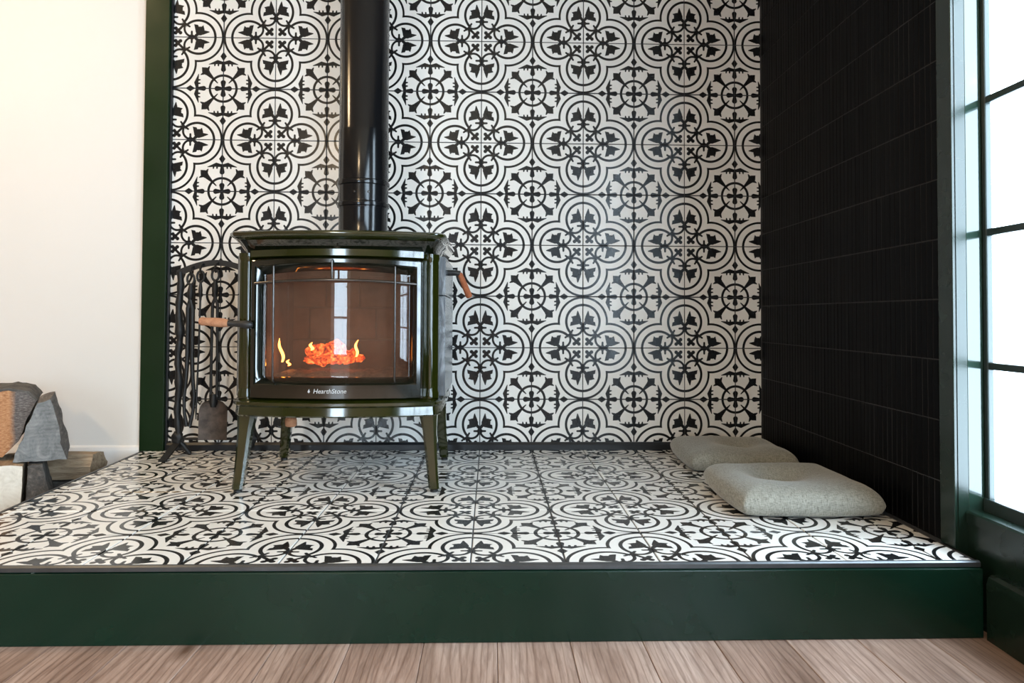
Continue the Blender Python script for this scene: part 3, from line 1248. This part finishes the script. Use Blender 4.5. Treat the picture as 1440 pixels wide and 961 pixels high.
# flue pipe stands on the stove
PXC, PYC = -.395 - .0, -.37
pipe = empty('stove_pipe', (PXC, PYC, .931))
tag(pipe, 'glossy black stove pipe rising from the stove top', 'stove pipe')
R = .0835
mb = MB()
mb.lathe([(.0, 0), (R * 1.02, 0), (R * 1.02, .006), (R * .99, .012), (R * .975, .108), (R, .118)], n=48)
build(mb, 'collar', M['pipe'], pipe, smooth=40)
mb = MB()
mb.lathe([(R, .118), (R * 1.045, .120), (R * 1.055, .126), (R * 1.045, .132), (R * 1.0, .135), (R * .995, .140), (R * 1.0, .190), (R * 1.045, .193), (R * 1.055, .199), (R * 1.045, .205), (R, .208)], n=48)
sl = build(mb, 'slip_joint', M['pipe'], pipe, smooth=30)
for ang in (-1.75, -1.2):
    mb = MB()
    mb.lathe([(.0035, 0), (.0035, .002), (.0, .003)], (0, 0, 0), 10)
    sc = build(mb, 'screw', M['bar'], sl)
    sc.location = (R * math.cos(ang), R * math.sin(ang), .163)
    sc.rotation_euler = (0, PI / 2, ang)
mb = MB()
mb.lathe([(R, .208), (R, .375), (R * .994, .377), (R * .994, .379), (R * .985, .381), (R * .985, ROOM_H - .931 - .001)], n=48)
build(mb, 'pipe_run', M['pipe'], pipe, smooth=40)

# ------------------------------------------------------------------ the fire inside
def lump(c, r, sx, sy, sz, seed, amp=.25, sub=3):
    bm = bmesh.new()
    bmesh.ops.create_icosphere(bm, subdivisions=sub, radius=1)
    for v in bm.verts:
        d = 1 + amp * noise.noise(v.co * 2.3 + Vector((seed, seed * 1.7, 0)))
        v.co = Vector((v.co.x * sx, v.co.y * sy, v.co.z * sz)) * d * r
    vs = [(v.co.x + c[0], v.co.y + c[1], v.co.z + c[2]) for v in bm.verts]
    fs = [[v.index for v in f.verts] for f in bm.faces]
    bm.free()
    return vs, fs


mb = MB()
nx_, ny_ = 40, 24
vs, fs = [], []
for j in range(ny_ + 1):
    for i in range(nx_ + 1):
        x = -.229 + .458 * i / nx_
        y = -.628 + .31 * j / ny_
        edge = min(1, min(i, nx_ - i, j, ny_ - j) / 3)
        z = f0 + .002 + edge * (.012 + .016 * abs(noise.noise(Vector((x * 14, y * 14, 2)))) + .008 * noise.noise(Vector((x * 50, y * 50, 5))))
        vs.append((x + SXC, y, z))
for j in range(ny_):
    for i in range(nx_):
        a = j * (nx_ + 1) + i
        fs.append((a, a + 1, a + nx_ + 2, a + nx_ + 1))
mb.add(vs, fs)
tag(build(mb, 'ash_bed', M['ash'], smooth=60), 'bed of grey-brown ash on the floor of the firebox', 'ash', kind='stuff')

blog = empty('burning_log', (SXC - .062, -.46, f0 + .044))
tag(blog, 'glowing orange log burning behind the stove glass', 'log')
mb = MB()
path = [(-.075 + .15 * k / 14, .015 * math.sin(k), .030 + .010 * math.sin(k * .9) + (.012 if 3 < k < 9 else 0)) for k in range(15)]
mb.tube(path, [.018 + .010 * abs(noise.noise(Vector((k * .7, 3, 1)))) + (.006 if 3 < k < 10 else 0) for k in range(15)], 14)
build(mb, 'log_core', M['ember'], blog, smooth=60)
for q, (x, y, z, r) in enumerate([(-.055, -.03, .012, .02), (-.02, -.04, .010, .022), (.02, -.035, .012, .02), (.055, -.02, .010, .018), (.082, .0, .014, .018), (-.03, .02, .045, .017), (.0, .0, .052, .018)]):
    mb = MB()
    mb.add(*lump((x, y, z), r, 1.3, 1, .75, q * 3.1, .4))
    build(mb, 'ember', M['ember'], blog, smooth=60)


def flame(x, y, z, h, w, lean):
    mb = MB()
    loops = []
    for k in range(9):
        t = k / 8
        r = w * (.35 + 1.3 * t * (1 - t) ** .6 * 1.6) * (1 - t) ** .55 + .0006
        cxp = x + lean * t * t + .004 * math.sin(t * 7)
        loops.append([(cxp + r * math.cos(2 * PI * i / 10), y + r * .8 * math.sin(2 * PI * i / 10), z + h * t) for i in range(10)])
    mb.loft(loops)
    return build(mb, 'flame', M['flame'], blog, smooth=60)


flame(-.142, -.06, .005, .075, .0065, -.012)
flame(-.118, -.075, -.006, .020, .006, 0)
flame(.083, -.02, .020, .055, .0055, .004)
flame(-.062, -.015, .040, .026, .007, 0)

# ------------------------------------------------------------------ fireplace tools
def iron(mb, name, parent, mat='iron', smooth=40):
    return build(mb, name, M[mat], parent, smooth)


TX, TY = -1.122, -.112
stand = empty('tool_stand', (TX, TY, HZ))
tag(stand, 'black wrought-iron fireplace tool stand with arched top rail behind the stove', 'tool stand')
SPAN = .27


def rail_z(hx):
    return .680 + .040 * math.sin(PI * (hx + .008) / (SPAN + .016))


for px in (0, SPAN):
    mb = MB()
    pts, rs = [], []
    for k in range(41):
        z = .030 + .655 * k / 40
        pts.append((px + .003 * math.sin(k * .55), 0, z))
        rs.append(.0105 + .0035 * math.sin(k * .9) ** 2 + (.005 if k in (26, 27, 28, 14, 15) else 0))
    mb.tube(pts, rs, 10)
    iron(mb, 'post', stand)
    # front foot: straight strip sloping down to the hearth; side foot: short claw
    mb = MB()
    mb.tube([(px, .004, .052), (px - .002, -.020, .040), (px - .004, -.100, .0068), (px - .004, -.116, .0036)], 0, flat=(.026, .006, (0, -.35, .94)))
    iron(mb, 'foot', stand)
    mb = MB()
    sg = 1 if px == 0 else -1
    mb.tube([(px, 0, .058), (px + sg * .018, .004, .040), (px + sg * .040, .008, .008), (px + sg * .046, .008, .006)], [.009, .009, .008, .0055], 10)
    iron(mb, 'foot', stand)
    mb = MB()
    mb.add(*lump((px, -.002, .066), .017, 1.25, .7, 1.6, 2 + px, .35))
    iron(mb, 'scroll', stand, smooth=70)
mb = MB()
mb.tube([(-.008 + (SPAN + .016) * k / 24, 0, .680 + .040 * math.sin(PI * k / 24)) for k in range(25)], 0, flat=(.014, .021, (0, 0, 1)))
iron(mb, 'top_rail', stand)
mb = MB()
mb.tube([(0, .004, .062), (SPAN, .004, .062)], .005)
iron(mb, 'cross_bar', stand)
HK = [.052, .088, .142]
for hx in HK:
    z = rail_z(hx)
    mb = MB()
    mb.tube([(hx, -.005, z), (hx, -.024, z - .006), (hx, -.034, z - .022), (hx, -.026, z - .036), (hx, -.016, z - .030)], .0042, 8)
    iron(mb, 'hook', stand)


def tool(name, label, hx):
    t = empty(name, (TX + hx, TY - .029, HZ + rail_z(hx) - .036))
    tag(t, label, 'fire tool')
    mb = MB()
    n = 16
    mb.tube([(.013 * math.sin(2 * PI * k / n), 0, -.012 + .020 * math.cos(2 * PI * k / n)) for k in range(n + 1)], .0045, 8)
    iron(mb, 'ring', t)
    return t


def twist(mb, x, z0, z1, r):
    pts, rs = [], []
    for k in range(13):
        t = k / 12
        pts.append((x, 0, z0 + (z1 - z0) * t))
        rs.append(r * (1 + .8 * math.sin(PI * t) ** 2))
    mb.tube(pts, rs, 10)


t = tool('fire_tongs', 'black iron fire tongs hanging on the tool stand', HK[0])
mb = MB()
twist(mb, 0, -.032, -.10, .007)
iron(mb, 'hinge', t)
for sgn in (-1, 1):
    mb = MB()
    mb.tube([(0, 0, -.09), (sgn * .008, 0, -.12), (sgn * .0085, 0, -.30), (sgn * .012, 0, -.38), (sgn * .018, 0, -.44), (sgn * .016, -.003, -.50), (sgn * .005, -.006, -.555)], [.009, .009, .0085, .0075, .007, .006, .008], 8)
    iron(mb, 'arm', t)
t = tool('fire_poker', 'thin black iron poker hanging between tongs and shovel', HK[1])
mb = MB()
twist(mb, 0, -.03, -.10, .0042)
mb.tube([(0, 0, -.09), (-.004, 0, -.30), (-.010, 0, -.50), (-.010, 0, -.54)], [.0038, .0036, .0036, .002], 8)
mb.tube([(-.009, 0, -.47), (.004, 0, -.485), (.010, 0, -.472)], [.0036, .0034, .002], 8)
iron(mb, 'shaft', t)
t = tool('fire_shovel', 'fireplace shovel with worn brown blade hanging on the tool stand', HK[2])
mb = MB()
twist(mb, .0, -.03, -.10, .0066)
for sgn in (-1, 1):
    mb.tube([(0, 0, -.095), (sgn * .009, 0, -.12), (sgn * .011, 0, -.30), (sgn * .011, 0, -.46), (sgn * .006, -.004, -.488)], [.006, .0062, .0056, .0058, .007], 8)
mb.tube([(0, 0, -.452), (0, -.004, -.478), (0, -.006, -.50)], [.012, .014, .009], 10)
iron(mb, 'shaft', t)
mb = MB()
loops = []
for k in range(17):
    tt = k / 16
    z = -.470 - .150 * tt
    w = .052 * (math.sqrt(max(.0, 1 - (1 - tt / .32) ** 2)) * .88 + .12 if tt < .32 else 1.0)
    row = [(w * (-1 + 2 * i / 10) + .001, -.006 + .010 * (1 - abs(-1 + 2 * i / 10) ** 2.2) - .006 * tt, z) for i in range(11)]
    row += [(x, y + .0022, zz) for x, y, zz in row[::-1]]
    loops.append(row)
mb.loft(loops)
g = iron(mb, 'blade', t, 'worn_steel')
g['label'] = 'worn brown steel blade'

# ------------------------------------------------------------------ cushions
def cushion(name, label, cx, cy, sx, sy, th, rz, seed, tufts):
    N = 44
    top, bot = [], []
    vs = []
    for layer in (1, -1):
        for j in range(N + 1):
            for i in range(N + 1):
                a, b = -1 + 2 * i / N, -1 + 2 * j / N
                # square to rounded square
                k = 1 - .06 * (a * b) ** 2
                px, py = a * k * sx / 2, b * k * sy / 2
                e = max(0.0, 1 - max(abs(a), abs(b)) ** 6) ** .42
                e *= max(0.0, 1 - (abs(a) ** 4) * (abs(b) ** 4)) ** .35
                if layer == 1:
                    h = th * (.36 + .64 * e) if e > 0 else th * .36
                    d = 0
                    for tx, ty, dep, rad in tufts:
                        q = ((px - tx) ** 2 + (py - ty) ** 2) / rad ** 2
                        d += dep * math.exp(-q)
                    crown = 1 - .22 * (max(abs(a), abs(b)) ** 2)
                    h = th * (.40 + (.60 * crown) * e) - d * e
                    h += .006 * noise.noise(Vector((px * 9 + seed, py * 9, 1))) * e
                else:
                    h = th * .40 * (1 - e ** .6)
                bul = 1 + .0 * e
                vs.append((px * bul, py * bul, h))
    n1 = (N + 1) ** 2
    fs = []
    for j in range(N):
        for i in range(N):
            a = j * (N + 1) + i
            fs.append((a, a + 1, a + N + 2, a + N + 1))
            fs.append((n1 + a, n1 + a + N + 1, n1 + a + N + 2, n1 + a + 1))
    mb = MB()
    mb.add(vs, fs)
    me = mb.mesh(name, [M['linen']])
    bm = bmesh.new()
    bm.from_mesh(me)
    bmesh.ops.remove_doubles(bm, verts=bm.verts, dist=.0008)
    bmesh.ops.recalc_face_normals(bm, faces=bm.faces)
    bm.to_mesh(me)
    bm.free()
    me.polygons.foreach_set('use_smooth', [True] * len(me.polygons))
    o = link(name, me)
    o.location = (cx, cy, HZ + .0005)
    o.rotation_euler = (0, 0, rz)
    s = o.modifiers.new('soft', 'SUBSURF')
    s.levels = s.render_levels = 1
    return tag(o, label, 'cushion', 'linen floor cushions on the hearth')


cushion('floor_cushion', 'grey-beige linen floor cushion lying at the front of the hearth', .886, -.775, .400, .395, .088, -.02, 1, [(-.02, .03, .044, .070), (.0, -.02, .010, .12)])
cushion('floor_cushion', 'grey-beige linen floor cushion lying in the back corner by the patterned wall', .905, -.255, .385, .385, .080, -.05, 5, [(.03, .0, .034, .07)])


# ------------------------------------------------------------------ firewood
def firewood(name, label, sect, bark_edges, length, loc, rot, end_mat, split_mat, seed, amp=.006):
    """sect: outline (x, z) of the end; bark_edges: edge numbers covered with bark; the log runs along local Y"""
    sub = []
    kind = []
    m = len(sect)
    for i in range(m):
        (x0, z0), (x1, z1) = sect[i], sect[(i + 1) % m]
        L = math.hypot(x1 - x0, z1 - z0)
        n = max(2, int(L / .012))
        for k in range(n):
            t = k / n
            sub.append((x0 + (x1 - x0) * t, z0 + (z1 - z0) * t))
            kind.append(i in bark_edges)
    cxm = sum(p[0] for p in sub) / len(sub)
    czm = sum(p[1] for p in sub) / len(sub)
    ny = 18
    loops = []
    for j in range(ny + 1):
        y = -length / 2 + length * j / ny
        lp = []
        for (x, z) in sub:
            d = amp * noise.noise(Vector((x * 22 + seed, y * 5, z * 22))) + amp * .5 * noise.noise(Vector((x * 70, y * 12 + seed, z * 70)))
            r = math.hypot(x - cxm, z - czm) + 1e-6
            endj = .004 * noise.noise(Vector((x * 30, seed, z * 30))) if j in (0, ny) else 0
            lp.append((x + (x - cxm) / r * d, y + endj, z + (z - czm) / r * d))
        loops.append(lp)
    mb = MB()
    n = len(sub)
    vs = [p for l in loops for p in l]
    fs, ms = [], []
    for a in range(ny):
        for i in range(n):
            j = (i + 1) % n
            fs.append((a * n + i, a * n + j, (a + 1) * n + j, (a + 1) * n + i))
            ms.append(1)
    # end faces as fans round a slightly sunk middle
    for base, yy in ((0, -length / 2 + .002), (ny * n, length / 2 - .002)):
        vs.append((cxm, yy, czm))
        ci = len(vs) - 1
        for i in range(n):
            fs.append((base + i, base + (i + 1) % n, ci))
            ms.append(0)
    mb.v, mb.f, mb.m = vs, [list(f) for f in fs], ms
    o = build(mb, name, [end_mat, split_mat], None, smooth=35)
    o.location, o.rotation_euler = loc, rot
    tag(o, label, 'firewood', 'split firewood stacked beside the hearth')
    # bark shell
    bi = [i for i in range(n) if kind[i]]
    if bi:
        mbb = MB()
        start = bi[0]
        for i in bi:
            if (i - 1) % n not in bi:
                start = i
        run = [(start + k) % n for k in range(len(bi) + 1)]
        lps = []
        for j in range(ny + 1):
            outer, inner = [], []
            for k, i in enumerate(run):
                x, y, z = loops[j][i]
                r = math.hypot(x - cxm, z - czm) + 1e-6
                ed = .55 if k in (0, len(run) - 1) else 1
                h = (.007 + .005 * abs(noise.noise(Vector((x * 60, y * 25, z * 60 + seed))))) * ed
                y2 = y * .992
                outer.append((x + (x - cxm) / r * h, y2, z + (z - czm) / r * h))
                inner.append((x + (x - cxm) / r * .0004, y2, z + (z - czm) / r * .0004))
            lps.append(outer + inner[::-1])
        mbb.loft(lps)
        bo = build(mbb, 'bark', M['bark'], o, smooth=50)
        bo['label'] = 'rough grey-brown bark'
    return o


PIV, TURN = Vector((-1.41, -.47, 0)), .50


def stacked(label, xc, sect, bark_edges, yfront, length, rz, end_mat, split_mat, seed, amp=.006):
    """a log whose end outline is given by (x, z); the stack as a whole is turned so that the ends face the room"""
    off = Matrix.Rotation(TURN, 3, 'Z') @ Vector(((xc - PIV.x) * .86, yfront + length / 2 - PIV.y, 0))
    p = PIV + off
    return firewood('firewood_log', label, [((x - xc) * .86, z) for x, z in sect], bark_edges, length, (p.x, p.y, 0), (0, 0, TURN + rz), end_mat, split_mat, seed, amp)


# D: pale sawn end, standing on the floor
stacked('split log with pale cream sawn end facing the room', -1.54, [(-1.61, .004), (-1.462, .004), (-1.452, .10), (-1.450, .206), (-1.50, .213), (-1.60, .212), (-1.63, .10)], (5, 6), -.50, .20, 0, M['end_pale'], M['split_tan'], 5, .003)
# E: dark barky piece beside it
stacked('short dark bark-covered log under the grey wedge', -1.405, [(-1.440, .004), (-1.380, .004), (-1.372, .10), (-1.392, .195), (-1.436, .197)], (1, 2, 3), -.475, .15, .0, M['split_dark'], M['split_dark'], 4, .004)
# C: tan split log lying crosswise with its end by the rim, on a second one
c_log = firewood('firewood_log', 'tan split log lying crosswise low in the pile, end by the hearth rim', [(-.05, 0), (.05, -.002), (.058, .04), (.028, .082), (-.04, .086), (-.058, .045)], (), .30, (-1.500, -.225, .109), (0, 0, PI / 2 + .03), M['split_tan'], M['split_tan'], 3)
firewood('firewood_log', 'bark-covered log lying on the floor under the crosswise tan log', [(-.05, 0), (.05, 0), (.058, .04), (.03, .086), (-.03, .088), (-.056, .04)], (2, 3, 4), .30, (-1.505, -.225, .004), (0, 0, PI / 2), M['end_grey'], M['split_dark'], 1, .003)
# B: grey weathered wedge
stacked('weathered grey wedge-shaped log leaning on top of the pile', -1.39, [(-1.484, .214), (-1.316, .212), (-1.330, .262), (-1.345, .33), (-1.371, .410), (-1.411, .400), (-1.440, .325), (-1.462, .27)], (), -.46, .27, .0, M['end_grey'], M['split_grey'], 6, .008)
# A: largest, with a fresh orange end and bark on top
stacked('large split log with orange sawn end and bark on top of the pile', -1.512, [(-1.520, .222), (-1.473, .270), (-1.448, .335), (-1.422, .398), (-1.451, .424), (-1.506, .436), (-1.575, .430), (-1.636, .40), (-1.628, .314), (-1.564, .224)], (3, 4, 5, 6), -.40, .27, .0, M['end_two_tone'], M['split_grey'], 7, .005)
